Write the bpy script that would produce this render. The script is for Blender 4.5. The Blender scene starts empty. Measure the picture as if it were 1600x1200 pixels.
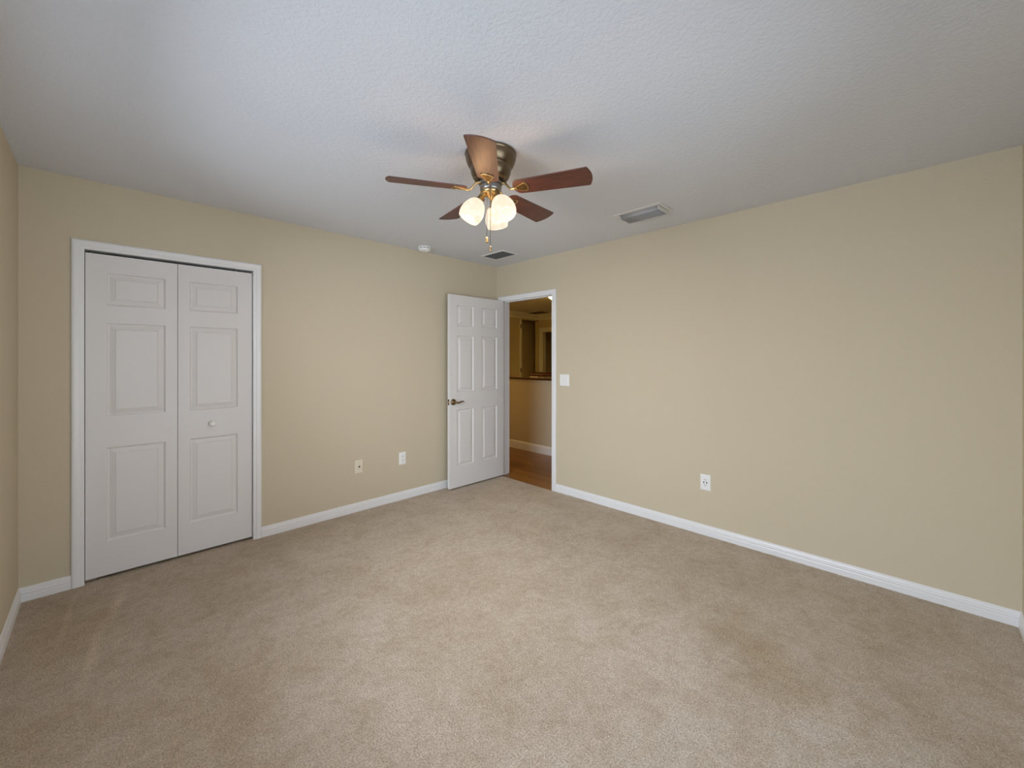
import bpy, bmesh, math, random
from mathutils import Vector, Matrix
random.seed(7)
R = math.radians
PI = math.pi

# ------------------------------------------------------------------ camera, world, lights, exposure
sc = bpy.context.scene
COL = sc.collection
H, W, D = 2.44, 3.633, 3.914          # room height, far-left wall at x=-W, near wall at y=-D; far corner at the origin

cam_d = bpy.data.cameras.new('camera')
cam = bpy.data.objects.new('camera', cam_d)
COL.objects.link(cam)
cam_d.sensor_width = 36.0
cam_d.sensor_fit = 'HORIZONTAL'
cam_d.lens = 36.0 * 640.0 / 1600.0
cam_d.shift_y = -39.2 / 1600.0
cam_d.clip_start = 0.02
cam.location = (-3.292, -3.562, 1.359)
cam.rotation_euler = (R(90), 0, 0.7878 - PI / 2)
sc.camera = cam

sc.view_settings.view_transform = 'Standard'
sc.view_settings.look = 'None'
sc.view_settings.gamma = 1.0
sc.view_settings.use_curve_mapping = False
sc.view_settings.exposure = 0.17

world = bpy.data.worlds.new('world')
sc.world = world
world.use_nodes = True
wn = world.node_tree
wn.nodes.clear()
w_out = wn.nodes.new('ShaderNodeOutputWorld')
w_bg = wn.nodes.new('ShaderNodeBackground')
w_sky = wn.nodes.new('ShaderNodeTexSky')
w_sky.sky_type = 'NISHITA'
w_sky.sun_disc = False
w_sky.sun_elevation = R(50)
w_sky.sun_rotation = R(120)
w_bg.inputs['Strength'].default_value = 0.12
wn.links.new(w_sky.outputs[0], w_bg.inputs['Color'])
wn.links.new(w_bg.outputs[0], w_out.inputs['Surface'])


def area_light(name, loc, direction, sx, sy, energy, color):
    d = bpy.data.lights.new(name, 'AREA')
    d.shape = 'RECTANGLE'
    d.size, d.size_y = sx, sy
    d.energy = energy
    d.color = color
    o = bpy.data.objects.new(name, d)
    o.location = loc
    o.rotation_euler = Vector(direction).to_track_quat('-Z', 'Z').to_euler()
    COL.objects.link(o)
    return o


# daylight arriving through the window in the left wall and the glass door in the near wall (both behind the camera's view)
WIN1 = (-3.35, -0.95, 0.62, 2.08)     # y0, y1, z0, z1 in the left wall
WIN2 = (-3.30, -1.25, 0.20, 2.08)     # x0, x1, z0, z1 in the near wall
DAYLIGHT = (0.82, 0.94, 1.10)
# each sky patch stands outside its opening and leans down the way skylight does
area_light('daylight_left_window', (-W - 0.55, (WIN1[0] + WIN1[1]) / 2, 2.30), (1, 0, -0.45), 2.7, 1.8, 215, DAYLIGHT)
area_light('daylight_near_window', ((WIN2[0] + WIN2[1]) / 2, -D - 2.2, 0.70), (0, 1, 0.0), 4.0, 2.4, 108, DAYLIGHT)


# ------------------------------------------------------------------ helpers
class MB:
    """collects geometry for ONE mesh object"""

    def __init__(s):
        s.v, s.f, s.smooth = [], [], []

    def add(s, verts, faces, smooth=False):
        n = len(s.v)
        s.v += [tuple(v) for v in verts]
        s.f += [[i + n for i in f] for f in faces]
        s.smooth += [smooth] * len(faces)
        return s

    def box(s, x0, x1, y0, y1, z0, z1):
        v = [(x, y, z) for x in (x0, x1) for y in (y0, y1) for z in (z0, z1)]
        return s.add(v, [(0, 1, 3, 2), (4, 6, 7, 5), (0, 4, 5, 1), (2, 3, 7, 6), (0, 2, 6, 4), (1, 5, 7, 3)])

    def lathe(s, prof, n=40, M=None, smooth=True, cap0=True, cap1=True):
        M = M or Matrix()
        vs, fs = [], []
        for r, z in prof:
            for k in range(n):
                a = 2 * PI * k / n
                vs.append(M @ Vector((r * math.cos(a), r * math.sin(a), z)))
        for i in range(len(prof) - 1):
            for k in range(n):
                k2 = (k + 1) % n
                fs.append((i * n + k, i * n + k2, (i + 1) * n + k2, (i + 1) * n + k))
        s.add(vs, fs, smooth)
        if cap0:
            s.add([vs[k] for k in range(n)], [list(range(n - 1, -1, -1))])
        if cap1:
            s.add([vs[(len(prof) - 1) * n + k] for k in range(n)], [list(range(n))])
        return s

    def tube(s, pts, r, n=10, smooth=True):
        pts = [Vector(p) for p in pts]
        rs = r if isinstance(r, (list, tuple)) else [r] * len(pts)
        vs, fs = [], []
        up = None
        for i, p in enumerate(pts):
            t = (pts[min(i + 1, len(pts) - 1)] - pts[max(i - 1, 0)]).normalized()
            if up is None:
                up = Vector((0, 0, 1)) if abs(t.z) < 0.9 else Vector((1, 0, 0))
            a = t.cross(up).normalized()
            up = a.cross(t).normalized()
            for k in range(n):
                th = 2 * PI * k / n
                vs.append(p + (a * math.cos(th) + up * math.sin(th)) * rs[i])
        for i in range(len(pts) - 1):
            for k in range(n):
                k2 = (k + 1) % n
                fs.append((i * n + k, i * n + k2, (i + 1) * n + k2, (i + 1) * n + k))
        s.add(vs, fs, smooth)
        s.add(vs[:n], [list(range(n - 1, -1, -1))])
        s.add(vs[-n:], [list(range(n))])
        return s

    def prism(s, outline, z0, z1, M=None):
        M = M or Matrix()
        n = len(outline)
        v = [M @ Vector((x, y, z0)) for x, y in outline] + [M @ Vector((x, y, z1)) for x, y in outline]
        f = [list(range(n - 1, -1, -1)), list(range(n, 2 * n))]
        f += [(k, (k + 1) % n, n + (k + 1) % n, n + k) for k in range(n)]
        return s.add(v, f)

    def xform(s, M):
        s.v = [tuple(M @ Vector(v)) for v in s.v]
        return s

    def build(s, name, mat, parent=None, bevel=0.0, seg=2, loc=None):
        me = bpy.data.meshes.new(name)
        me.from_pydata(s.v, [], s.f)
        bm = bmesh.new()
        bm.from_mesh(me)
        for f, sm in zip(bm.faces, s.smooth):
            f.smooth = sm
        bmesh.ops.remove_doubles(bm, verts=bm.verts, dist=1e-6)
        bmesh.ops.recalc_face_normals(bm, faces=bm.faces)
        bm.to_mesh(me)
        bm.free()
        o = bpy.data.objects.new(name, me)
        COL.objects.link(o)
        if mat:
            me.materials.append(mat)
        if parent:
            o.parent = parent
        if loc:
            o.location = loc
        if bevel:
            b = o.modifiers.new('bevel', 'BEVEL')
            b.width, b.segments, b.limit_method, b.angle_limit = bevel, seg, 'ANGLE', R(40)
            b.harden_normals = False
        return o


def empty(name, loc=(0, 0, 0), rz=0.0):
    o = bpy.data.objects.new(name, None)
    o.empty_display_size = 0.05
    o.location = loc
    o.rotation_euler = (0, 0, rz)
    COL.objects.link(o)
    return o


def tag(o, label, cat, kind=None, group=None):
    o['label'] = label
    o['category'] = cat
    if kind:
        o['kind'] = kind
    if group:
        o['group'] = group
    return o


def struct(o, label, cat):
    return tag(o, label, cat, 'structure')


# ------------------------------------------------------------------ materials
def srgb(r, g, b):
    def c(u):
        u /= 255.0
        return u / 12.92 if u <= 0.04045 else ((u + 0.055) / 1.055) ** 2.4
    return (c(r), c(g), c(b), 1.0)


def mat(name, color=(0.8, 0.8, 0.8, 1), rough=0.5, metal=0.0, spec=0.5, setup=None):
    m = bpy.data.materials.new(name)
    m.use_nodes = True
    nt = m.node_tree
    b = nt.nodes['Principled BSDF']
    b.inputs['Base Color'].default_value = color
    b.inputs['Roughness'].default_value = rough
    b.inputs['Metallic'].default_value = metal
    b.inputs['Specular IOR Level'].default_value = spec
    if setup:
        setup(nt, b)
    return m


def nd(nt, typ, **kw):
    n = nt.nodes.new(typ)
    for k, v in kw.items():
        if k in n.inputs:
            n.inputs[k].default_value = v
        else:
            setattr(n, k, v)
    return n


def coords(nt, scale=(1, 1, 1), rot=(0, 0, 0)):
    t = nd(nt, 'ShaderNodeTexCoord')
    m = nd(nt, 'ShaderNodeMapping')
    m.inputs['Scale'].default_value = scale
    m.inputs['Rotation'].default_value = rot
    nt.links.new(t.outputs['Object'], m.inputs['Vector'])
    return m.outputs['Vector']


def noise(nt, vec, scale, detail=2.0, rough=0.5, dist=0.0):
    n = nd(nt, 'ShaderNodeTexNoise', Scale=scale, Detail=detail, Roughness=rough, Distortion=dist)
    nt.links.new(vec, n.inputs['Vector'])
    return n.outputs['Fac']


def ramp(nt, fac, stops):
    r = nd(nt, 'ShaderNodeValToRGB')
    e = r.color_ramp.elements
    while len(e) < len(stops):
        e.new(0.5)
    for el, (p, c) in zip(e, stops):
        el.position = p
        el.color = c
    nt.links.new(fac, r.inputs['Fac'])
    return r.outputs['Color']


def math_n(nt, op, a, b):
    n = nd(nt, 'ShaderNodeMath', operation=op)
    for i, v in enumerate((a, b)):
        if isinstance(v, (int, float)):
            n.inputs[i].default_value = v
        else:
            nt.links.new(v, n.inputs[i])
    return n.outputs[0]


def mix_rgb(nt, fac, a, b, blend='MIX'):
    n = nd(nt, 'ShaderNodeMix', data_type='RGBA', blend_type=blend)
    for sock, v in ((n.inputs[0], fac), (n.inputs[6], a), (n.inputs[7], b)):
        if isinstance(v, (int, float, tuple)):
            sock.default_value = v
        else:
            nt.links.new(v, sock)
    return n.outputs[2]


def bump(nt, b, height, strength, dist):
    n = nd(nt, 'ShaderNodeBump', Strength=strength, Distance=dist)
    nt.links.new(height, n.inputs['Height'])
    nt.links.new(n.outputs['Normal'], b.inputs['Normal'])


def wall_setup(nt, b):
    v = coords(nt)
    bump(nt, b, noise(nt, v, 95, 3, 0.5), 0.22, 0.004)


def ceiling_setup(nt, b):
    v = coords(nt)
    n1 = noise(nt, v, 62, 4, 0.55, 0.6)
    n2 = noise(nt, v, 120, 2, 0.5)
    k = ramp(nt, n1, [(0.40, (0, 0, 0, 1)), (0.60, (1, 1, 1, 1))])
    h = math_n(nt, 'ADD', k, math_n(nt, 'MULTIPLY', n2, 0.5))
    bump(nt, b, h, 0.24, 0.005)


def nap_or_shade_mark(nt, x, y, rx, ry, rot, wob, soft):
    """soft-edged irregular patch on the floor (1 inside, 0 outside): brushed pile, and corner shade painted into the colour"""
    t = nd(nt, 'ShaderNodeTexCoord')
    wn_ = nd(nt, 'ShaderNodeTexNoise', Scale=5.0, Detail=4.0, Roughness=0.6)
    nt.links.new(t.outputs['Object'], wn_.inputs['Vector'])
    off = nd(nt, 'ShaderNodeVectorMath', operation='SUBTRACT')
    nt.links.new(wn_.outputs['Color'], off.inputs[0])
    off.inputs[1].default_value = (0.5, 0.5, 0.5)
    sca = nd(nt, 'ShaderNodeVectorMath', operation='SCALE')
    nt.links.new(off.outputs[0], sca.inputs[0])
    sca.inputs['Scale'].default_value = wob
    add = nd(nt, 'ShaderNodeVectorMath', operation='ADD')
    nt.links.new(t.outputs['Object'], add.inputs[0])
    nt.links.new(sca.outputs[0], add.inputs[1])
    mp = nd(nt, 'ShaderNodeMapping', vector_type='TEXTURE')
    mp.inputs['Location'].default_value = (x, y, 0)
    mp.inputs['Rotation'].default_value = (0, 0, R(rot))
    mp.inputs['Scale'].default_value = (rx, ry, 1000)
    nt.links.new(add.outputs[0], mp.inputs['Vector'])
    ln = nd(nt, 'ShaderNodeVectorMath', operation='LENGTH')
    nt.links.new(mp.outputs['Vector'], ln.inputs[0])
    return ramp(nt, ln.outputs['Value'], [(1.0 - soft, (1, 1, 1, 1)), (1.0, (0, 0, 0, 1))])


def carpet_setup(nt, b):
    v = coords(nt)
    fine = noise(nt, v, 150, 3, 0.75)
    mid = noise(nt, v, 30, 3, 0.6, 0.4)
    patch = noise(nt, v, 7.5, 4, 0.62, 0.6)
    big = noise(nt, v, 2.2, 3, 0.55, 0.5)
    c = ramp(nt, fine, [(0.30, srgb(178, 161, 139)), (0.52, srgb(224, 210, 192)), (0.70, srgb(247, 238, 225))])
    for fac, st in ((mid, [(0.32, (0.88, 0.865, 0.845, 1)), (0.60, (1, 1, 1, 1))]),
                    (patch, [(0.34, (0.90, 0.87, 0.83, 1)), (0.56, (1, 1, 1, 1))]),
                    (big, [(0.38, (0.93, 0.915, 0.89, 1)), (0.58, (1, 1, 1, 1))])):
        c = mix_rgb(nt, 1.0, c, ramp(nt, fac, st), 'MULTIPLY')
    # pile left lying the other way: a brushed patch near the right wall, vacuum strokes by the closet
    m1 = nap_or_shade_mark(nt, -1.15, -3.05, 0.46, 0.24, 40, 0.55, 0.75)
    c = mix_rgb(nt, m1, c, mix_rgb(nt, 1.0, c, (0.84, 0.78, 0.68, 1), 'MULTIPLY'))
    m2 = nap_or_shade_mark(nt, -3.44, -0.50, 0.24, 0.50, 0, 0.12, 0.55)  # far-left corner: darker nap plus corner shade painted into the carpet colour
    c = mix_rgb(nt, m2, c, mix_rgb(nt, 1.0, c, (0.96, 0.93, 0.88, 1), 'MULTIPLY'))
    for (x, y, rx, ry, rot) in ((-3.235, -0.38, 0.034, 0.36, -10), (-3.33, -0.85, 0.030, 0.40, -6), (-3.43, -0.40, 0.018, 0.38, -4)):
        mk = nap_or_shade_mark(nt, x, y, rx, ry, rot, 0.016, 0.85)
        c = mix_rgb(nt, mk, c, mix_rgb(nt, 1.0, c, (1.16, 1.16, 1.16, 1), 'MULTIPLY'))
    nt.links.new(c, b.inputs['Base Color'])
    h = math_n(nt, 'ADD', fine, math_n(nt, 'MULTIPLY', mid, 0.9))
    bump(nt, b, h, 0.9, 0.014)


def blade_setup(nt, b):
    v = coords(nt, (2.2, 26, 26))
    g = noise(nt, v, 4.0, 4, 0.62, 0.5)
    c = ramp(nt, g, [(0.30, srgb(48, 17, 8)), (0.55, srgb(88, 36, 18)), (0.78, srgb(116, 58, 32))])
    nt.links.new(c, b.inputs['Base Color'])
    bump(nt, b, g, 0.08, 0.002)


def hall_floor_setup(nt, b):
    t = coords(nt)
    br = nd(nt, 'ShaderNodeTexBrick')
    br.offset = 0.42
    br.inputs['Scale'].default_value = 1.0
    br.inputs['Brick Width'].default_value = 0.9
    br.inputs['Row Height'].default_value = 0.085
    br.inputs['Mortar Size'].default_value = 0.0015
    br.inputs['Color1'].default_value = srgb(150, 100, 48)
    br.inputs['Color2'].default_value = srgb(118, 74, 32)
    br.inputs['Mortar'].default_value = srgb(62, 36, 16)
    m = nd(nt, 'ShaderNodeMapping')
    m.inputs['Rotation'].default_value = (0, 0, R(90))
    nt.links.new(t, m.inputs['Vector'])
    nt.links.new(m.outputs['Vector'], br.inputs['Vector'])
    gv = coords(nt, (30, 2.5, 1))
    g = noise(nt, gv, 3.0, 4, 0.6, 0.4)
    c = mix_rgb(nt, 1.0, br.outputs['Color'], ramp(nt, g, [(0.3, (0.72, 0.68, 0.62, 1)), (0.7, (1, 1, 1, 1))]), 'MULTIPLY')
    nt.links.new(c, b.inputs['Base Color'])


def cherry_setup(nt, b):
    v = coords(nt, (20, 2, 20))
    g = noise(nt, v, 3.0, 3, 0.6)
    nt.links.new(ramp(nt, g, [(0.3, srgb(44, 9, 6)), (0.7, srgb(74, 20, 12))]), b.inputs['Base Color'])


def brushed_setup(nt, b):
    v = coords(nt, (4, 4, 90))
    g = noise(nt, v, 3.0, 2, 0.5)
    bump(nt, b, g, 0.05, 0.001)


def shade_setup(nt, b):
    """lit alabaster glass: scatters light through and glows with its bulb"""
    out = nt.nodes['Material Output']
    v = coords(nt)
    g = noise(nt, v, 16, 4, 0.6, 1.4)
    c = ramp(nt, g, [(0.34, (1.0, 0.76, 0.58, 1)), (0.52, (1.0, 0.87, 0.72, 1)), (0.70, (1.0, 0.94, 0.84, 1))])
    em = nd(nt, 'ShaderNodeEmission', Strength=SHADE_GLOW)
    nt.links.new(c, em.inputs['Color'])
    tp = nd(nt, 'ShaderNodeBsdfTransparent')
    tp.inputs['Color'].default_value = (1.0, 0.9, 0.78, 1)
    m2 = nd(nt, 'ShaderNodeMixShader')
    m2.inputs[0].default_value = 0.28
    nt.links.new(b.outputs[0], m2.inputs[1])
    nt.links.new(tp.outputs[0], m2.inputs[2])
    ad = nd(nt, 'ShaderNodeAddShader')
    nt.links.new(m2.outputs[0], ad.inputs[0])
    nt.links.new(em.outputs[0], ad.inputs[1])
    nt.links.new(ad.outputs[0], out.inputs['Surface'])


def emission_mat(name, color, strength):
    m = bpy.data.materials.new(name)
    m.use_nodes = True
    nt = m.node_tree
    nt.nodes.remove(nt.nodes['Principled BSDF'])
    e = nd(nt, 'ShaderNodeEmission', Strength=strength)
    e.inputs['Color'].default_value = color
    nt.links.new(e.outputs[0], nt.nodes['Material Output'].inputs['Surface'])
    return m


def pane_mat(name):
    m = bpy.data.materials.new(name)
    m.use_nodes = True
    nt = m.node_tree
    nt.nodes.remove(nt.nodes['Principled BSDF'])
    t = nd(nt, 'ShaderNodeBsdfTransparent')
    g = nd(nt, 'ShaderNodeBsdfGlossy', Roughness=0.02)
    f = nd(nt, 'ShaderNodeFresnel', IOR=1.45)
    mx = nd(nt, 'ShaderNodeMixShader')
    nt.links.new(f.outputs[0], mx.inputs[0])
    nt.links.new(t.outputs[0], mx.inputs[1])
    nt.links.new(g.outputs[0], mx.inputs[2])
    nt.links.new(mx.outputs[0], nt.nodes['Material Output'].inputs['Surface'])
    return m


SHADE_GLOW = 0.70
BULB_GLOW = 1.2
LAMP_WATTS = 13.0
HALL_GLOW = 44.0

M_wall = mat('tan_wall_paint', srgb(203, 191, 166), 0.7, setup=wall_setup, spec=0.3)
M_ceiling = mat('textured_ceiling_paint', srgb(220, 223, 228), 0.85, setup=ceiling_setup, spec=0.2)
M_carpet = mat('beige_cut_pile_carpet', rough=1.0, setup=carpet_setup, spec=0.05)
M_trim = mat('white_semi_gloss_trim', srgb(232, 232, 232), 0.32)
M_door = mat('white_door_paint', srgb(222, 220, 217), 0.42)
M_white = mat('white_plastic', srgb(238, 238, 236), 0.35)
M_ivory = mat('ivory_plastic', srgb(226, 216, 194), 0.4)
M_dark = mat('dark_slot', srgb(18, 17, 17), 0.6)
M_grey_dark = mat('grey_button', srgb(40, 42, 48), 0.5)
M_bronze = mat('antique_brass_motor', srgb(122, 106, 84), 0.30, 1.0, setup=brushed_setup)
M_pewter = mat('pewter_switch_housing', srgb(150, 148, 146), 0.28, 1.0, setup=brushed_setup)
M_brass = mat('polished_brass', srgb(200, 172, 122), 0.28, 1.0)
M_brass_d = mat('brass_recess', srgb(112, 90, 52), 0.5, 1.0)
M_nickel = mat('brushed_bronze_lever', srgb(132, 112, 84), 0.3, 1.0)
M_steel = mat('hinge_steel', srgb(150, 145, 135), 0.35, 1.0)
M_blade = mat('walnut_blade', rough=0.44, spec=0.95, setup=blade_setup)
M_shade = mat('lit_alabaster_glass', (0.010, 0.009, 0.007, 1), 0.25, setup=shade_setup)
M_bulb = emission_mat('lit_bulb', (1.0, 0.80, 0.56, 1), BULB_GLOW)
M_vent = mat('white_vent_enamel', srgb(226, 226, 222), 0.4)
M_vent_grey = mat('grey_vent_louver', srgb(176, 178, 182), 0.35, 0.0)
M_vent_dark = mat('vent_duct', srgb(40, 41, 44), 0.8)
M_grille = mat('grey_grille_slat', srgb(92, 95, 100), 0.5)
M_hall_floor = mat('oak_plank_floor', rough=0.28, setup=hall_floor_setup)
M_cherry = mat('cherry_cap', rough=0.3, setup=cherry_setup)
M_hall_light = emission_mat('lit_hall_glass', (1.0, 0.62, 0.14, 1), HALL_GLOW)
M_pane = pane_mat('window_glass')

# ------------------------------------------------------------------ setting: floors, ceilings, walls
OY0, OY1, OZ = -0.848, -0.080, 2.030        # entry door opening between jambs, in the right wall (x=0)
JT = 0.020                                   # jamb thickness
CX0, CX1, CZ = -3.377, -2.499, 2.020         # closet opening in the back wall (y=0)
TW = 0.12                                    # wall thickness
HX, HY = 4.25, 3.07                          # hall: far wall at x=HX, end wall at y=HY
HY0 = -2.6                                   # hall near end

m = MB()
m.box(-W - 0.02, -0.02, -D - 0.02, 0.0, -0.08, 0)
m.box(-0.02, 0.0, -D - 0.02, OY0, -0.08, 0)
m.box(-0.02, 0.0, OY1, 0.0, -0.08, 0)
m.box(CX0 - JT, CX1 + JT, 0.0, 0.75, -0.08, 0)
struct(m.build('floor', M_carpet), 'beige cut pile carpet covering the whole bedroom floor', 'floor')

m = MB().box(-0.02, HX, OY0, OY1, -0.08, -0.006).box(TW, HX, HY0, OY0, -0.08, -0.006)
m.box(TW, HX, OY1, HY, -0.08, -0.006)
struct(m.build('floor_hall', M_hall_floor), 'orange brown wood plank floor of the hall beyond the doorway', 'floor')

struct(MB().box(-W - 0.1, 0.06, -D - 0.1, 0.1, H, H + 0.1).build('ceiling', M_ceiling),
       'white textured bedroom ceiling around the fan', 'ceiling')
struct(MB().box(0.06, HX + 0.1, HY0 - 0.1, HY + 0.1, H, H + 0.1).build('ceiling_hall', M_ceiling),
       'dim ceiling of the hall seen through the doorway', 'ceiling')


def wall_with_hole(axis, a0, a1, t0, t1, z1, holes):
    """wall slab along axis ('x' or 'y') from a0..a1, thickness t0..t1, rectangular holes (u0,u1,z0,z1)"""
    mm = MB()

    def bx(u0, u1, z0, zz1):
        if u1 - u0 < 1e-5 or zz1 - z0 < 1e-5:
            return
        if axis == 'x':
            mm.box(u0, u1, t0, t1, z0, zz1)
        else:
            mm.box(t0, t1, u0, u1, z0, zz1)
    u = a0
    for (h0, h1, z0, zz1) in sorted(holes):
        bx(u, h0, -0.08, z1)
        bx(h0, h1, -0.08, z0)
        bx(h0, h1, zz1, z1)
        u = h1
    bx(u, a1, -0.08, z1)
    return mm


struct(wall_with_hole('x', -W, 0.0, 0, TW, H, [(CX0 - JT, CX1 + JT, -0.08, CZ + JT)]).build('wall_back', M_wall),
       'tan wall holding the white bifold closet', 'wall')
struct(wall_with_hole('y', -D, TW, 0, TW, H, [(OY0 - JT, OY1 + JT, -0.08, OZ + JT)]).build('wall_right', M_wall),
       'long bare tan wall right of the open doorway', 'wall')
struct(wall_with_hole('y', -D, TW, -W - TW, -W, H, [(WIN1[0], WIN1[1], WIN1[2], WIN1[3])]).build('wall_left', M_wall),
       'narrow strip of tan wall at the left edge of the photo', 'wall')
struct(wall_with_hole('x', -W - TW, TW, -D - TW, -D, H, [(WIN2[0], WIN2[1], WIN2[2], WIN2[3])]).build('wall_front', M_wall),
       'tan wall behind the camera, only its edge at far right', 'wall')
# closet interior behind the bifold doors
m = MB().box(CX0 - JT - 0.05, CX1 + JT + 0.05, 0.72, 0.77, -0.08, H).box(CX0 - JT - 0.07, CX0 - JT, TW, 0.75, -0.08, H)
m.box(CX1 + JT, CX1 + JT + 0.07, TW, 0.75, -0.08, H).box(CX0 - JT - 0.05, CX1 + JT + 0.05, TW, 0.77, H - 0.03, H + 0.03)
struct(m.build('wall_closet', M_wall), 'dark closet interior showing only as gaps around the bifold', 'wall')

# hall shell
struct(MB().box(0.0, TW, TW, HY, -0.08, H).build('wall_hall_left', M_wall), 'hall wall continuing behind the closet wall', 'wall')
struct(MB().box(0.0, TW, HY0, -D, -0.08, H).build('wall_hall_near', M_wall), 'short piece of hall wall behind the bedroom', 'wall') if HY0 < -D else None
struct(MB().box(TW, HX + 0.1, HY0 - 0.1, HY0, -0.08, H).build('wall_hall_front', M_wall), 'closing wall at the near end of the hall', 'wall')

# end wall of the hall with a tall dark opening that reaches up under the crown
PO0, PO1, POZ = 3.62, 4.235, 2.28
struct(wall_with_hole('x', 0.0, HX + TW, HY, HY + TW, H, [(PO0, PO1, -0.08, POZ)]).build('wall_hall_back', M_wall),
       'tan end wall of the hall with a tall dark opening', 'wall')
m = MB().box(PO0 - 0.3, PO1 + 0.35, HY + 0.40, HY + 0.8, -0.08, H).box(PO0 - 0.35, PO0 - 0.3, HY + TW, HY + 0.8, -0.08, H)
m.box(PO1 + 0.35, PO1 + 0.4, HY + TW, HY + 0.8, -0.08, H).box(PO0 - 0.35, PO1 + 0.4, HY + TW, HY + 0.8, H - 0.06, H)
m.box(PO0 - 0.35, PO1 + 0.4, HY + TW, HY + 0.8, -0.08, -0.006)
struct(m.build('wall_recess', M_wall), 'dark recess behind the tall opening in the hall end wall', 'wall')

# far side wall of the hall with a cased doorway to a dark room
QO0, QO1, QOZ = 2.15, 2.983, 2.03
struct(wall_with_hole('y', HY0 - 0.1, HY + TW, HX, HX + TW, H, [(QO0, QO1, -0.08, QOZ)]).build('wall_hall_right', M_wall),
       'far tan hall wall with white crown and a dark cased doorway', 'wall')
m = MB().box(HX + 1.2, HX + 1.25, QO0 - 0.6, QO1 + 0.6, -0.08, H).box(HX + TW, HX + 1.25, QO0 - 0.65, QO0 - 0.6, -0.08, H)
m.box(HX + TW, HX + 1.25, QO1 + 0.6, QO1 + 0.65, -0.08, H).box(HX + TW, HX + 1.25, QO0 - 0.65, QO1 + 0.65, H - 0.06, H)
m.box(HX + TW, HX + 1.25, QO0 - 0.65, QO1 + 0.65, -0.08, -0.006)
struct(m.build('wall_far_room', M_wall), 'unlit room beyond the far cased doorway of the hall', 'wall')

# ------------------------------------------------------------------ trim
BASE_PROF = [(0, 0), (0.013, 0), (0.013, 0.034), (0.0115, 0.038), (0.0125, 0.043), (0.0125, 0.050), (0.0095, 0.055),
             (0.0100, 0.060), (0.0070, 0.067), (0.0060, 0.074), (0, 0.078)]
HALL_PROF = [(0, 0), (0.015, 0), (0.015, 0.085), (0.012, 0.092), (0.011, 0.105), (0.006, 0.114), (0, 0.118)]
CASE_PROF = [(0.0, 0), (0.0, 0.009), (0.004, 0.0115), (0.018, 0.0120), (0.022, 0.0145), (0.040, 0.0160), (0.049, 0.0150), (0.055, 0.009), (0.055, 0)]


def baseboard(p0, p1, nrm, m0=0.0, m1=0.0, prof=BASE_PROF):
    """straight moulding from p0 to p1 (xy); nrm points into the room; m0/m1: +1 shortens with thickness (inner mitre)"""
    p0, p1, nrm = Vector(p0), Vector(p1), Vector(nrm)
    d = (p1 - p0).normalized()
    n = len(prof)
    vs = []
    for (P, s) in ((p0, m0), (p1, -m1)):
        for t, z in prof:
            q = P + nrm * t + d * (t * s)
            vs.append((q.x, q.y, z))
    fs = [list(range(n)), list(range(2 * n - 1, n - 1, -1))]
    fs += [(k, (k + 1) % n, n + (k + 1) % n, n + k) for k in range(n)]
    return MB().add(vs, fs)


def casing(u0, u1, ztop, place, prof=CASE_PROF, zbot=0.0):
    """mitred door casing round an opening; place(u, t, z) -> point"""
    n = len(prof)
    rows = []
    for k in range(4):
        row = []
        for a, t in prof:
            if k == 0: u, z = u0 - a, zbot
            elif k == 1: u, z = u0 - a, ztop + a
            elif k == 2: u, z = u1 + a, ztop + a
            else: u, z = u1 + a, zbot
            row.append(place(u, t, z))
        rows.append(row)
    vs = [p for r in rows for p in r]
    fs = []
    for k in range(3):
        for i in range(n):
            j = (i + 1) % n
            fs.append((k * n + i, k * n + j, (k + 1) * n + j, (k + 1) * n + i))
    fs += [list(range(n)), list(range(4 * n - 1, 3 * n - 1, -1))]
    return MB().add(vs, fs)


on_back = lambda u, t, z: (u, -t, z)
on_right = lambda u, t, z: (-t, u, z)
struct(casing(CX0, CX1, CZ, on_back).build('trim_1', M_trim), 'white moulded casing framing the bifold closet', 'door casing')
struct(casing(OY0 + 0.003, OY1 - 0.003, OZ - 0.003, on_right).build('trim_2', M_trim), 'white moulded casing round the open doorway', 'door casing')
# jambs
m = MB().box(CX0 - JT, CX0, 0, TW, 0, CZ + JT).box(CX1, CX1 + JT, 0, TW, 0, CZ + JT).box(CX0, CX1, 0, TW, CZ, CZ + JT)
struct(m.build('trim_3', M_trim), 'white jamb lining the closet opening', 'door jamb')
m = MB().box(0, TW, OY1, OY1 + JT, -0.004, OZ + JT).box(0, TW, OY0 - JT, OY0, -0.004, OZ + JT).box(0, TW, OY0, OY1, OZ, OZ + JT)
m.box(0.038, 0.075, OY1 - 0.011, OY1, -0.004, OZ).box(0.038, 0.075, OY0, OY0 + 0.011, -0.004, OZ).box(0.038, 0.075, OY0, OY1, OZ - 0.011, OZ)
struct(m.build('trim_4', M_trim), 'white jamb with door stop lining the open doorway', 'door jamb')
struct(casing(OY0, OY1, OZ, lambda u, t, z: (TW + t, u, z)).build('trim_5', M_trim), 'casing on the hall side of the open doorway', 'door casing')

struct(baseboard((-W, 0), (CX0 - 0.055, 0), (0, -1), 1, 0).build('baseboard_back', M_trim),
       'short white baseboard left of the closet', 'baseboard')
struct(baseboard((CX1 + 0.055, 0), (0, 0), (0, -1), 0, 1).build('baseboard_back', M_trim),
       'white baseboard between the closet and the open door', 'baseboard')
struct(baseboard((-W, -D), (-W, 0), (1, 0), 1, 1).build('baseboard_left', M_trim),
       'white baseboard along the left edge of the photo', 'baseboard')
struct(baseboard((0, -D), (0, OY0 - 0.055), (-1, 0), 1, 0).build('baseboard_right', M_trim),
       'long white baseboard under the bare right wall', 'baseboard')
struct(baseboard((-W, -D), (0, -D), (0, 1), 1, 1).build('baseboard_front', M_trim),
       'white baseboard of the wall behind the camera', 'baseboard')


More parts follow.
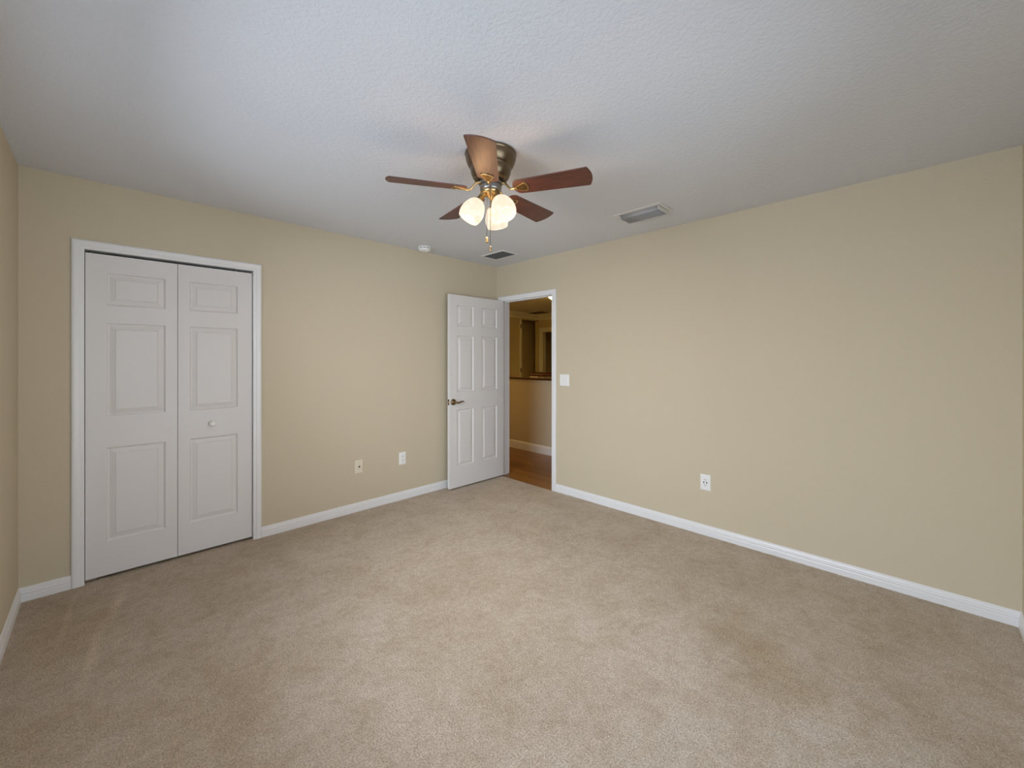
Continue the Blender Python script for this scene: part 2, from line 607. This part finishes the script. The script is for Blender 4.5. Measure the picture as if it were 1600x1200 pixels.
# ------------------------------------------------------------------ windows behind the camera
def window(name, label, width, height, z0, loc, rz):
    r = empty(name, loc, rz)             # local x across, local +y into the room
    m = MB()
    f = 0.05
    m.box(-width / 2, width / 2, -0.09, -0.03, z0, z0 + f).box(-width / 2, width / 2, -0.09, -0.03, z0 + height - f, z0 + height)
    m.box(-width / 2, -width / 2 + f, -0.09, -0.03, z0, z0 + height).box(width / 2 - f, width / 2, -0.09, -0.03, z0, z0 + height)
    m.box(-width / 2, width / 2, -0.08, -0.035, z0 + height / 2 - 0.02, z0 + height / 2 + 0.02)
    m.build('window_frame', M_trim, r)
    MB().box(-width / 2 + 0.04, width / 2 - 0.04, -0.062, -0.058, z0 + 0.04, z0 + height - 0.04).build('window_pane', M_pane, r)
    MB().box(-width / 2 - 0.03, width / 2 + 0.03, -0.03, 0.03, z0 - 0.025, z0 - 0.001).build('window_sill', M_trim, r, 0.004)
    return struct(r, label, 'window')


window('window_1', 'daylit window in the left wall behind the camera', WIN1[1] - WIN1[0], WIN1[3] - WIN1[2], WIN1[2],
       (-W, (WIN1[0] + WIN1[1]) / 2, 0), R(-90))
window('window_2', 'daylit window in the wall behind the camera', WIN2[1] - WIN2[0], WIN2[3] - WIN2[2], WIN2[2],
       ((WIN2[0] + WIN2[1]) / 2, -D, 0), 0)


# ------------------------------------------------------------------ doors
PANEL_RINGS = [(0.0, 0.0), (0.003, 0.0050), (0.008, 0.0095), (0.013, 0.0098), (0.036, 0.0030), (0.0380, 0.0040), (0.041, 0.0008)]


def panel_leaf(w, z0, z1, t, panels):
    """door leaf, x 0..w, front at y=0 facing -y, back at y=t; panels = (x0,x1,z0,z1)"""
    mm = MB()
    xs = sorted({0.0, w} | {p[0] for p in panels} | {p[1] for p in panels})
    zs = sorted({z0, z1} | {p[2] for p in panels} | {p[3] for p in panels})
    for side in (0, 1):
        y = lambda d: d if side == 0 else t - d
        for i in range(len(xs) - 1):
            for j in range(len(zs) - 1):
                a, b, c, d = xs[i], xs[i + 1], zs[j], zs[j + 1]
                cx, cz = (a + b) / 2, (c + d) / 2
                hit = [p for p in panels if p[0] < cx < p[1] and p[2] < cz < p[3]]
                if not hit:
                    mm.add([(a, y(0), c), (b, y(0), c), (b, y(0), d), (a, y(0), d)], [(0, 1, 2, 3)])
                    continue
                vs, fs = [], []
                for (ins, dep) in PANEL_RINGS:
                    vs += [(a + ins, y(dep), c + ins), (b - ins, y(dep), c + ins), (b - ins, y(dep), d - ins), (a + ins, y(dep), d - ins)]
                for k in range(len(PANEL_RINGS) - 1):
                    for q in range(4):
                        q2 = (q + 1) % 4
                        fs.append((k * 4 + q, k * 4 + q2, k * 4 + 4 + q2, k * 4 + 4 + q))
                n = len(vs)
                fs.append((n - 4, n - 3, n - 2, n - 1))
                mm.add(vs, fs)
    for i in range(len(xs) - 1):
        for zz in (z0, z1):
            mm.add([(xs[i], 0, zz), (xs[i + 1], 0, zz), (xs[i + 1], t, zz), (xs[i], t, zz)], [(0, 1, 2, 3)])
    for j in range(len(zs) - 1):
        for xx in (0.0, w):
            mm.add([(xx, 0, zs[j]), (xx, t, zs[j]), (xx, t, zs[j + 1]), (xx, 0, zs[j + 1])], [(0, 1, 2, 3)])
    return mm


# closet bifold: two leaves in the back-wall opening
bifold = struct(empty('door_2', ((CX0 + CX1) / 2, 0.014, 0)), 'closed white two leaf bifold closet door with raised panels', 'closet door')
bx = bifold.location.x
rows = [(0.226, 0.806), (1.003, 1.582), (1.692, 1.893)]
LW = (CX1 - CX0) / 2 - 0.0045
leaf_a = panel_leaf(LW, 0.018, 2.004, 0.030, [(0.092, 0.372, a, b) for a, b in rows]).build('door_leaf', M_door, bifold)
leaf_a.location = (CX0 + 0.003 - bx, 0, 0)
leaf_b = panel_leaf(LW, 0.018, 2.004, 0.030, [(LW - 0.372, LW - 0.092, a, b) for a, b in rows]).build('door_leaf', M_door, bifold)
leaf_b.location = (CX1 - 0.003 - LW - bx, 0, 0)
knob_prof = [(0.010, 0.0), (0.0095, 0.008), (0.010, 0.012), (0.0155, 0.016), (0.0190, 0.022), (0.0190, 0.028), (0.0145, 0.034), (0.006, 0.037), (0.0, 0.0375)]
MB().lathe(knob_prof, 32, Matrix.Rotation(R(90), 4, 'X')).build('knob', M_white, leaf_b, loc=(-2.748 - (CX1 - 0.003 - LW), 0, 0.899))
MB().lathe([(0.004, 2.0), (0.004, 2.021)], 12).build('pivot_pin', M_steel, leaf_a, loc=(0.022, 0.015, 0))
MB().lathe([(0.004, 2.0), (0.004, 2.021)], 12).build('pivot_pin', M_steel, leaf_b, loc=(LW - 0.1, 0.015, 0))
MB().box(0.0, 0.05, 0.004, 0.026, 0.0, 0.017).build('pivot_bracket', M_steel, leaf_a, 0.001)

# open entry door: six raised panels, swung back against the closet wall
door = struct(empty('door_1', (-0.010, -0.122, 0)), 'open white six panel door swung back toward the closet wall', 'door')
DW = 0.764
px = [(0.102, 0.328), (0.446, 0.668)]
dl_panels = [(DW - b, DW - a, z0, z1) for (a, b) in px for (z0, z1) in ((0.236, 0.828), (1.014, 1.604), (1.706, 1.922))]
leaf = panel_leaf(DW, 0.015, 2.029, 0.035, dl_panels).build('door_leaf', M_door, door)
leaf.location = (-DW, 0, 0)
hnd = empty('door_handle', (-0.718, 0, 0.911))
hnd.parent = door
rose = [(0.0325, 0.0), (0.0325, 0.004), (0.029, 0.008), (0.023, 0.0105), (0.0150, 0.0125), (0.0125, 0.018), (0.0120, 0.034), (0.0125, 0.046), (0.009, 0.050)]
MB().lathe(rose, 36, Matrix.Rotation(R(90), 4, 'X')).build('rose', M_nickel, hnd)
lever = [(0.0, -0.043, 0), (0.014, -0.046, -0.0035), (0.030, -0.046, -0.007), (0.048, -0.045, -0.0045), (0.066, -0.045, 0.002),
         (0.084, -0.044, 0.0055), (0.100, -0.043, 0.003), (0.112, -0.041, -0.001)]
MB().tube(lever, [0.0105, 0.0098, 0.0088, 0.0080, 0.0074, 0.0070, 0.0066, 0.0046], 12).build('lever', M_nickel, hnd)
bk = empty('door_handle', (-0.718, 0.035, 0.911))
bk.parent = door
MB().lathe([(r, h * 0.62) for r, h in rose], 28, Matrix.Rotation(R(-90), 4, 'X')).build('rose', M_nickel, bk)
m = MB().box(-DW - 0.0012, -DW + 0.001, 0.006, 0.029, 0.882, 0.940)
latch = m.build('latch_plate', M_nickel, door, 0.0005)
MB().box(-DW - 0.0100, -DW - 0.001, 0.011, 0.024, 0.902, 0.920).build('latch_bolt', M_brass, latch)
MB().box(-DW - 0.0019, -DW - 0.001, 0.0105, 0.0245, 0.884, 0.898).build('screw_recess', M_dark, latch)
MB().box(-DW - 0.0019, -DW - 0.001, 0.0105, 0.0245, 0.924, 0.938).build('screw_recess', M_dark, latch)
for z in (0.26, 1.02, 1.80):
    MB().lathe([(0.006, z - 0.045), (0.006, z + 0.045)], 14).box(-0.012, 0.004, -0.002, 0.0, z - 0.044, z + 0.044).build(
        'hinge', M_steel, door, loc=(0.006, 0.042, 0))


# ------------------------------------------------------------------ wall plates  (local: x across, z up, front toward -y)
def plate_root(name, label, cat, loc, rz):
    return tag(empty(name, loc, rz), label, cat)


def pillow_plate(w, h, t=0.0055):
    e = 0.006
    vs = []
    for (ins, d) in ((0, 0), (0, 0.0016), (e, t)):
        x, z = w / 2 - ins, h / 2 - ins
        vs += [(-x, -d, -z), (x, -d, -z), (x, -d, z), (-x, -d, z)]
    fs = [(8, 9, 10, 11), (3, 2, 1, 0)]
    for k in range(2):
        for q in range(4):
            q2 = (q + 1) % 4
            fs.append((k * 4 + q, k * 4 + q2, k * 4 + 4 + q2, k * 4 + 4 + q))
    return MB().add(vs, fs)


def slots(mm, cz, y):
    mm.box(-0.0085, -0.006, y - 0.0006, y, cz - 0.001, cz + 0.008)
    mm.box(0.006, 0.0085, y - 0.0006, y, cz, cz + 0.007)
    mm.lathe([(0.0026, 0), (0.0026, 0.0006)], 14, Matrix.Translation((0, y, cz - 0.007)) @ Matrix.Rotation(R(90), 4, 'X'))


def rounded_rect(w, h, r, n=5):
    pts = []
    for cx, cy, a0 in ((w / 2 - r, h / 2 - r, 0), (-w / 2 + r, h / 2 - r, 90), (-w / 2 + r, -h / 2 + r, 180), (w / 2 - r, -h / 2 + r, 270)):
        for k in range(n + 1):
            a = R(a0 + 90 * k / n)
            pts.append((cx + r * math.cos(a), cy + r * math.sin(a)))
    return pts


FRONT = Matrix.Rotation(R(90), 4, 'X')       # prism +z -> -y

o = plate_root('power_outlet', 'white duplex outlet on the closet wall, nearer the open door', 'outlet', (-1.243, 0, 0.396), 0)
pillow_plate(0.074, 0.120).build('cover_plate', M_white, o)
for cz in (0.0195, -0.0195):
    rc = MB().prism(rounded_rect(0.034, 0.029, 0.010), 0.005, 0.0075, Matrix.Translation((0, 0, cz)) @ FRONT).build('receptacle', M_white, o, 0.0005)
    s = MB()
    slots(s, cz, -0.0075)
    s.build('slots', M_dark, rc)
MB().lathe([(0.003, 0.005), (0.003, 0.0062)], 14, FRONT).build('screw', M_white, o)

o = plate_root('coax_plate', 'ivory cable plate with one dark jack low on the closet wall', 'cable plate', (-1.678, 0, 0.396), 0)
pillow_plate(0.072, 0.117).build('cover_plate', M_ivory, o)
MB().lathe([(0.0085, 0.005), (0.0085, 0.008)], 6, FRONT, smooth=False).lathe([(0.0048, 0.008), (0.0048, 0.015), (0.0032, 0.015), (0.0032, 0.011)], 16, FRONT, cap0=False).build('coax_jack', M_grey_dark, o)
for z in (0.041, -0.041):
    MB().lathe([(0.003, 0.005), (0.003, 0.0062)], 14, Matrix.Translation((0, 0, z)) @ FRONT).build('screw', M_ivory, o)

o = plate_root('power_outlet', 'white outlet with two dark buttons low on the bare right wall', 'outlet', (0, -2.374, 0.405), R(-90))
pillow_plate(0.076, 0.121).build('cover_plate', M_white, o)
ins = MB().prism(rounded_rect(0.034, 0.067, 0.003), 0.005, 0.0078, FRONT).build('receptacle', M_white, o, 0.0005)
for cz in (0.0215, -0.0200):
    s = MB()
    slots(s, cz, -0.0078)
    s.build('slots', M_dark, ins)
for xx in (-0.0105, 0.0105):
    MB().lathe([(0.0048, 0.0075), (0.0046, 0.0088), (0.003, 0.0092)], 18, Matrix.Translation((xx, 0, 0.001)) @ Matrix.Diagonal((1, 1, 1.35, 1)) @ FRONT).build('button', M_grey_dark, ins)

o = plate_root('light_switch', 'white double rocker switch on the wall right of the doorway', 'light switch', (0, -1.006, 1.144), R(-90))
pillow_plate(0.118, 0.118).build('cover_plate', M_white, o)
for xx in (-0.023, 0.023):
    MB().box(xx - 0.0172, xx + 0.0172, -0.0072, -0.004, -0.0340, 0.0340).build('rocker_frame', M_white, o, 0.0006)
    rk = MB().add([(xx - 0.0148, -0.0070, -0.031), (xx + 0.0148, -0.0070, -0.031), (xx + 0.0148, -0.0070, 0.031), (xx - 0.0148, -0.0070, 0.031),
                   (xx - 0.0148, -0.0128, -0.030), (xx + 0.0148, -0.0128, -0.030), (xx + 0.0148, -0.0082, 0.030), (xx - 0.0148, -0.0082, 0.030)],
                  [(0, 1, 2, 3), (4, 5, 6, 7), (0, 1, 5, 4), (1, 2, 6, 5), (2, 3, 7, 6), (3, 0, 4, 7)])
    rk.build('rocker', M_white, o)

# ------------------------------------------------------------------ ceiling vents and smoke detector
# supply register: three curved louvers in a white flange
v = tag(empty('ceiling_vent', (-0.474, -2.100, H)), 'white supply register with curved grey louvers near the right wall', 'vent')
vx, vy = 0.104, 0.182                         # half sizes across (x) and along (y)
m = MB()
m.box(-vx, -vx + 0.024, -vy, vy, -0.006, 0).box(vx - 0.024, vx, -vy, vy, -0.006, 0)
m.box(-vx + 0.024, vx - 0.024, -vy, -vy + 0.024, -0.006, 0).box(-vx + 0.024, vx - 0.024, vy - 0.024, vy, -0.006, 0)
m.build('flange', M_vent, v, 0.002)
m = MB()
for sgn in (-1, 1):
    m.box(-vx + 0.030, vx - 0.022, sgn * (vy - 0.030) - 0.002, sgn * (vy - 0.030) + 0.002, -0.030, 0)
m.box(vx - 0.026, vx - 0.022, -vy + 0.030, vy - 0.030, -0.030, 0)
m.build('side_frame', M_vent, v)
MB().box(-vx + 0.020, vx - 0.020, -vy + 0.020, vy - 0.020, -0.0015, 0).build('duct', M_vent_dark, v)
for k in range(4):
    x0 = -vx + 0.030 + k * 0.0365
    pts = []
    for q in range(7):
        a = q / 6
        pts.append((x0 + 0.036 * a + 0.006 * math.sin(PI * a), -0.004 - 0.027 * a ** 1.6))
    vs, fs = [], []
    th = 0.0016
    for (x, z) in pts:
        for yy in (-vy + 0.033, vy - 0.033):
            vs += [(x, yy, z), (x, yy, z + th)]
    for q in range(6):
        b0, b1 = q * 4, q * 4 + 4
        fs += [(b0, b0 + 2, b1 + 2, b1), (b0 + 1, b1 + 1, b1 + 3, b0 + 3), (b0, b1, b1 + 1, b0 + 1), (b0 + 2, b0 + 3, b1 + 3, b1 + 2)]
    fs += [(0, 1, 3, 2), (24, 26, 27, 25)]
    MB().add(vs, fs, True).build('louver', M_vent_grey, v)

# return grille near the far corner
v = tag(empty('ceiling_vent', (-0.385, -0.452, H)), 'dark slatted return grille in the ceiling above the open door', 'vent')
gx, gy = 0.112, 0.165
m = MB()
m.box(-gx, -gx + 0.022, -gy, gy, -0.007, 0).box(gx - 0.022, gx, -gy, gy, -0.007, 0)
m.box(-gx + 0.022, gx - 0.022, -gy, -gy + 0.022, -0.007, 0).box(-gx + 0.022, gx - 0.022, gy - 0.022, gy, -0.007, 0)
m.build('flange', M_vent, v, 0.002)
MB().box(-gx + 0.018, gx - 0.018, -gy + 0.018, gy - 0.018, -0.001, 0).build('duct', M_vent_dark, v)
MB().box(-0.003, 0.003, -gy + 0.022, gy - 0.022, -0.0055, -0.001).build('centre_bar', M_grille, v)
ns = 22
for k in range(ns):
    yy = -gy + 0.026 + (2 * gy - 0.052) * k / (ns - 1)
    sl = MB().box(-gx + 0.022, gx - 0.022, -0.0009, 0.0009, -0.005, 0.004)
    sl.xform(Matrix.Translation((0, yy, -0.0042)) @ Matrix.Rotation(R(50), 4, 'X') @ Matrix.Diagonal((1, 1, 0.7, 1)))
    sl.build('slat', M_grille, v)

# smoke detector
sd = tag(empty('smoke_detector', (-1.092, -0.152, H)), 'round white smoke detector on the ceiling near the closet wall', 'smoke detector')
MB().lathe([(0.064, 0.0), (0.064, -0.008), (0.060, -0.010)], 40).build('mounting_base', M_white, sd)
MB().lathe([(0.050, -0.010), (0.050, -0.017)], 40, cap0=False, cap1=False).build('vent_gap', M_dark, sd)
m = MB()
for k in range(10):
    a0 = 2 * PI * k / 10
    c, s = math.cos(a0), math.sin(a0)
    mm = MB().box(0.046, 0.058, -0.005, 0.005, -0.018, -0.009)
    mm.xform(Matrix.Rotation(a0, 4, 'Z'))
    m.add(mm.v, mm.f)
m.build('vent_rib', M_white, sd)
MB().lathe([(0.059, -0.0165), (0.060, -0.019), (0.056, -0.030), (0.046, -0.037), (0.030, -0.040), (0.0, -0.041)], 40, cap1=False).build('cover', M_white, sd)
MB().lathe([(0.011, -0.039), (0.011, -0.043)], 24, Matrix.Translation((0.012, -0.016, 0))).build('test_button', M_white, sd)

# ------------------------------------------------------------------ ceiling fan
FX, FY = -1.846, -1.950
fan = tag(empty('ceiling_fan', (FX, FY, H)), 'five blade walnut ceiling fan with three lit glass shades', 'ceiling fan')
zc = lambda z: z - H                         # absolute height -> fan-local
# canopy and motor
MB().lathe([(0.110, zc(2.44)), (0.134, zc(2.4395)), (0.1365, zc(2.433)), (0.1350, zc(2.427)), (0.1315, zc(2.424)), (0.1330, zc(2.419)), (0.1325, zc(2.411)),
            (0.1285, zc(2.397)), (0.1215, zc(2.381)), (0.1150, zc(2.369)), (0.1085, zc(2.363))], 64, cap1=False).build('canopy', M_bronze, fan)
MB().lathe([(0.1085, zc(2.3635)), (0.1065, zc(2.359)), (0.1070, zc(2.354)), (0.1055, zc(2.343)), (0.1020, zc(2.330)), (0.0960, zc(2.316)), (0.0880, zc(2.304)),
            (0.0780, zc(2.298)), (0.0680, zc(2.297))], 64, cap0=False).build('motor_housing', M_bronze, fan)
MB().lathe([(0.066, zc(2.299)), (0.066, zc(2.291))], 48, cap0=False, cap1=False).build('rotor_gap', M_dark, fan)
MB().lathe([(0.060, zc(2.294)), (0.063, zc(2.293)), (0.063, zc(2.279)), (0.060, zc(2.277))], 48).build('flywheel', M_pewter, fan)
MB().lathe([(0.055, zc(2.278)), (0.057, zc(2.276)), (0.057, zc(2.250)), (0.054, zc(2.243)), (0.050, zc(2.241))], 48).build('switch_housing', M_pewter, fan)
MB().lathe([(0.050, zc(2.242)), (0.050, zc(2.236)), (0.044, zc(2.228)), (0.030, zc(2.218)), (0.014, zc(2.211)), (0.010, zc(2.203)), (0.006, zc(2.199)), (0.0, zc(2.198))],
         40, cap1=False).build('light_fitter', M_brass, fan)

# blades: local x outward, pitched about x
ZB = zc(2.246)
BR0, BR1 = 0.128, 0.533


def blade_outline():
    pts = []
    # leading edge root -> tip, tip arc, trailing edge, root arc (x outward, y across)
    hw = lambda x: 0.054 + (0.0685 - 0.054) * (x - BR0) / (BR1 - BR0)
    for k in range(9):                        # rounded root
        a = PI / 2 + PI * k / 8
        pts.append((BR0 + 0.032 + 0.034 * math.cos(a) * 1.0, hw(BR0 + 0.03) * math.sin(a)))
    xt = BR1 - 0.020
    pts.append((xt - 0.004, -hw(xt)))
    for k in range(13):                       # convex tip
        u = -1 + 2 * k / 12
        pts.append((BR1 - 0.018 * u * u, 0.0675 * u))
    pts.append((xt - 0.004, hw(xt)))
    return pts


def bracket_shield():
    """shield-shaped plate under the blade root: outline scaled for rim and recess"""
    out = [(0.122, -0.006), (0.140, -0.012), (0.165, -0.023), (0.186, -0.032), (0.196, -0.033), (0.204, -0.024), (0.209, -0.010), (0.210, 0.0),
           (0.209, 0.010), (0.204, 0.024), (0.196, 0.033), (0.186, 0.032), (0.165, 0.023), (0.140, 0.012), (0.122, 0.006)]
    return out


angles = [-136.86, -64.86, 7.14, 79.14, 151.14]
PITCH = R(12.5)
blade_me = brk_me = brk_in = scr_me = None
for k, ang in enumerate(angles):
    rot = Matrix.Rotation(R(ang), 4, 'Z')
    pitch = rot @ Matrix.Translation((0, 0, ZB)) @ Matrix.Rotation(-PITCH, 4, 'X')
    if k == 0:
        b = MB().prism(blade_outline(), -0.0028, 0.0028).build('fan_blade', M_blade, fan, 0.0012)
        # bracket: arm from the flywheel dipping under the blade, plus shield rim
        m = MB()
        sh = bracket_shield()
        cxs = 0.176
        inner = [(cxs + (x - cxs) * 0.80, y * 0.80) for x, y in sh]
        n = len(sh)
        vs = [(x, y, -0.0030) for x, y in sh] + [(x, y, -0.0085) for x, y in sh] + [(x, y, -0.0085) for x, y in inner] + [(x, y, -0.0058) for x, y in inner]
        fs = []
        for q in range(n):
            q2 = (q + 1) % n
            for lay in range(3):
                fs.append((lay * n + q, lay * n + q2, (lay + 1) * n + q2, (lay + 1) * n + q))
        fs.append(list(range(n)))
        m.add(vs, fs)
        mi = MB().add([(x, y, -0.0058) for x, y in inner], [list(range(n))])
        br = m.build('blade_bracket', M_brass, fan, 0.0008)
        bi = mi.build('bracket_panel', M_brass_d, br)
        arm = MB()
        arm.tube([(0.050, 0, 0.037), (0.068, 0, 0.036), (0.080, 0, 0.030), (0.092, 0, 0.016), (0.103, 0, 0.002), (0.114, 0, -0.006), (0.130, 0, -0.007), (0.146, 0, -0.006)],
                 [0.0085, 0.0080, 0.0068, 0.0060, 0.0060, 0.0062, 0.0060, 0.004], 10)
        am = arm.build('bracket_arm', M_brass, br)
        sw = MB().lathe([(0.0042, -0.0055), (0.0042, -0.0078), (0.002, -0.0088)], 14, Matrix.Translation((0.178, 0, 0))).build('screw', M_bronze, br)
        proto = (b, br, (bi, am, sw))
    else:
        b = proto[0].copy()
        br = proto[1].copy()
        COL.objects.link(b)
        COL.objects.link(br)
        b.parent = br.parent = fan
        for q in proto[2]:
            c = q.copy()
            COL.objects.link(c)
            c.parent = br
    b.matrix_local = pitch
    br.matrix_local = pitch

# three lit shades on brass sockets; azimuths measured in the room
cam_az = 0.7878
TILT = R(30)
shade_prof = [(0.027, 0.000), (0.031, 0.004), (0.041, 0.016), (0.050, 0.034), (0.056, 0.055), (0.0575, 0.072), (0.0555, 0.090), (0.0505, 0.105),
              (0.0475, 0.104), (0.0525, 0.089), (0.0545, 0.072), (0.053, 0.055), (0.047, 0.035), (0.038, 0.018), (0.028, 0.007)]
bulb_prof = [(0.010, -0.012), (0.0125, 0.006), (0.020, 0.022), (0.0255, 0.038), (0.0255, 0.050), (0.019, 0.064), (0.009, 0.070), (0.0, 0.0715)]
for k, phi in enumerate((74, 194, 314)):
    # phi is measured from the camera's right-hand direction, counter-clockwise seen from above
    az = cam_az - PI / 2 + R(phi)
    Mx = Matrix.Rotation(az, 4, 'Z') @ Matrix.Translation((0.038, 0, zc(2.230))) @ Matrix.Rotation(PI - TILT, 4, 'Y')
    # after the rotation local +z points down and outward
    sk = MB().tube([(0.012, 0, zc(2.231)), (0.026, 0, zc(2.234)), (0.038, 0, zc(2.230)), (0.043, 0, zc(2.221))], 0.009, 12)
    sk.xform(Matrix.Rotation(az, 4, 'Z'))
    cup = MB().lathe([(0.010, -0.004), (0.0155, -0.002), (0.0165, 0.008), (0.0165, 0.034), (0.019, 0.036), (0.019, 0.040), (0.0255, 0.044), (0.030, 0.050), (0.030, 0.056), (0.026, 0.056)], 28, Mx)
    sk.add(cup.v, cup.f, True)
    s_o = sk.build('lamp_socket', M_brass, fan)
    sh = MB().lathe(shade_prof, 40, cap0=False, cap1=False).build('lamp_shade', M_shade, fan)
    sh.matrix_local = Mx @ Matrix.Translation((0, 0, 0.050)) @ Matrix.Scale(1.08, 4)
    bl = MB().lathe(bulb_prof, 24, cap1=False).build('bulb', M_bulb, sh)
    ld = bpy.data.lights.new('lamp_light', 'POINT')
    ld.energy, ld.color, ld.shadow_soft_size = LAMP_WATTS, (1.0, 0.70, 0.42), 0.030
    lo = bpy.data.objects.new('lamp_light', ld)
    COL.objects.link(lo)
    lo.parent = sh
    lo.location = (0, 0, 0.078)

# pull chains with brass pendants (hang on the camera's side of the switch housing)
for (px_l, dep, zend, kind) in ((-0.015, -0.057, 1.985, 0), (0.001, -0.057, 1.938, 1)):
    rt = Vector((math.sin(cam_az), -math.cos(cam_az), 0))
    fw = Vector((math.cos(cam_az), math.sin(cam_az), 0))
    p = rt * px_l + fw * dep
    m = MB().tube([p * 0.9 + Vector((0, 0, zc(2.262))), p * 1.08 + Vector((0, 0, zc(2.258))), p * 1.10 + Vector((0, 0, zc(2.25))), p * 1.10 + Vector((0, 0, zc(zend)))], 0.0013, 8)
    ch = m.build('pull_chain', M_bronze, fan)
    T = Matrix.Translation(p * 1.10 + Vector((0, 0, zc(zend))))
    if kind == 0:
        pr = [(0.0015, 0.0), (0.003, -0.002), (0.0045, -0.006), (0.0062, -0.014), (0.0068, -0.022), (0.0085, -0.026), (0.0078, -0.030), (0.0, -0.0305)]
    else:
        pr = [(0.0015, 0.0), (0.0045, -0.003), (0.0058, -0.008), (0.0048, -0.013), (0.0055, -0.017), (0.0058, -0.024), (0.0045, -0.028), (0.0, -0.029)]
    MB().lathe(pr, 20, T, cap1=False).build('pendant', M_brass, ch)

# ------------------------------------------------------------------ hall beyond the doorway
# half wall along the hall with a cherry cap
HW = 1.180
hw = struct(empty('wall_half', (HW, 0.6, 0)), 'waist high tan half wall across the hall with a dark cap', 'half wall')
MB().box(0, 0.12, -2.2, HY - 0.6, -0.006, 1.052).build('half_wall_body', M_wall, hw)
MB().box(-0.018, 0.138, -2.2, HY - 0.6, 1.052, 1.076).build('wall_cap', M_cherry, hw, 0.004)
bb = baseboard((HW, 3.0), (HW, -1.55), (-1, 0), 0, 0, HALL_PROF)
bb.v = [(x, y, z - 0.006) for x, y, z in bb.v]
struct(bb.build('baseboard_hall', M_trim), 'tall white baseboard along the half wall in the hall', 'baseboard')

# far half walls around the stair opening
f1 = struct(empty('wall_half_far', (2.14, 1.35, 0)), 'short white ended half wall beyond the first hall half wall', 'half wall')
MB().box(0.0, 0.42, -0.24, 0.06, -0.006, 1.055).build('half_wall_body', M_wall, f1)
MB().box(-0.016, -0.001, -0.13, 0.075, 0.3, 1.052).build('end_trim', M_trim, f1)
MB().box(-0.03, 0.45, -0.25, 0.085, 1.055, 1.078).build('wall_cap', M_cherry, f1, 0.004)
f2 = struct(empty('wall_half_far', (3.05, 2.0, 0)), 'farthest low half wall in front of the cased doorway', 'half wall')
MB().box(0.0, 0.12, -2.4, 0.24, -0.006, 1.060).build('half_wall_body', M_wall, f2)
MB().box(-0.03, 0.15, -2.4, 0.27, 1.060, 1.082).build('wall_cap', M_cherry, f2, 0.004)

# crown mouldings
CROWN = [(0, 0), (0.012, 0.0), (0.020, 0.030), (0.055, 0.075), (0.085, 0.105), (0.092, 0.130), (0, 0.130)]


def crown(p0, p1, nrm, m0, m1):
    mm = baseboard(p0, p1, nrm, m0, m1, CROWN)
    mm.v = [(x, y, z + H - 0.130) for x, y, z in mm.v]
    return mm


struct(crown((TW, HY), (HX, HY), (0, -1), 1, 1).build('trim_6', M_trim), 'crown moulding along the hall end wall', 'crown moulding')
struct(crown((HX, HY0), (HX, HY), (-1, 0), 1, 1).build('trim_7', M_trim), 'white crown moulding over the far cased doorway', 'crown moulding')
# casing of the far doorway, wall strip with hinges beside the tall opening
struct(casing(QO0, QO1, QOZ, lambda u, t, z: (HX - t, u, z), [(a * 1.5, t * 1.4) for a, t in CASE_PROF]).build('trim_8', M_trim),
       'white casing of the dark doorway at the far end of the hall', 'door casing')
m = MB().box(HX, HX + TW, QO1 - 0.02, QO1, 0, QOZ).box(HX, HX + TW, QO0, QO0 + 0.02, 0, QOZ).box(HX, HX + TW, QO0, QO1, QOZ - 0.02, QOZ)
struct(m.build('trim_9', M_trim), 'jamb lining the far dark doorway', 'door jamb')
st = struct(empty('trim_10', (PO0, HY, 0)), 'white vertical edge strip beside the tall dark opening', 'door casing')
MB().box(-0.062, 0.0, -0.016, 0.0, -0.006, POZ).build('edge_strip', M_trim, st, 0.003)
for z in (2.12, 1.10):
    MB().box(-0.048, -0.022, -0.020, -0.0155, z - 0.05, z + 0.05).build('hinge', M_dark, st)

# hall flush light, an unseen second one added for the half wall, and vent
for (loc, lab) in (((2.115, 0.765, H), 'lit glass flush light on the hall ceiling past the door head'),
                   ((0.62, 2.25, H), 'lit glass flush light added to brighten the half wall, unseen left of the doorway')):
    hl = tag(empty('hall_ceiling_light', loc), lab, 'ceiling light', group='flush lights along the hall ceiling, the second one added')
    MB().lathe([(0.120, 0.0), (0.125, -0.010), (0.118, -0.020)], 40).build('light_base', M_brass, hl)
    MB().lathe([(0.115, -0.018), (0.165, -0.030), (0.168, -0.040), (0.150, -0.062), (0.110, -0.082), (0.05, -0.093), (0.0, -0.095)], 40,
               cap1=False).build('glass_bowl', M_hall_light, hl)
v = tag(empty('ceiling_vent', (3.86, 2.80, H)), 'dark vent on the hall ceiling beside the crown moulding', 'vent')
MB().box(-0.14, 0.14, -0.26, 0.2, -0.008, 0).build('flange', M_vent_grey, v, 0.002)
for k in range(8):
    yy = -0.22 + 0.38 * k / 7
    MB().box(-0.115, 0.115, yy - 0.012, yy + 0.012, -0.012, -0.007).build('slat', M_vent_dark, v)
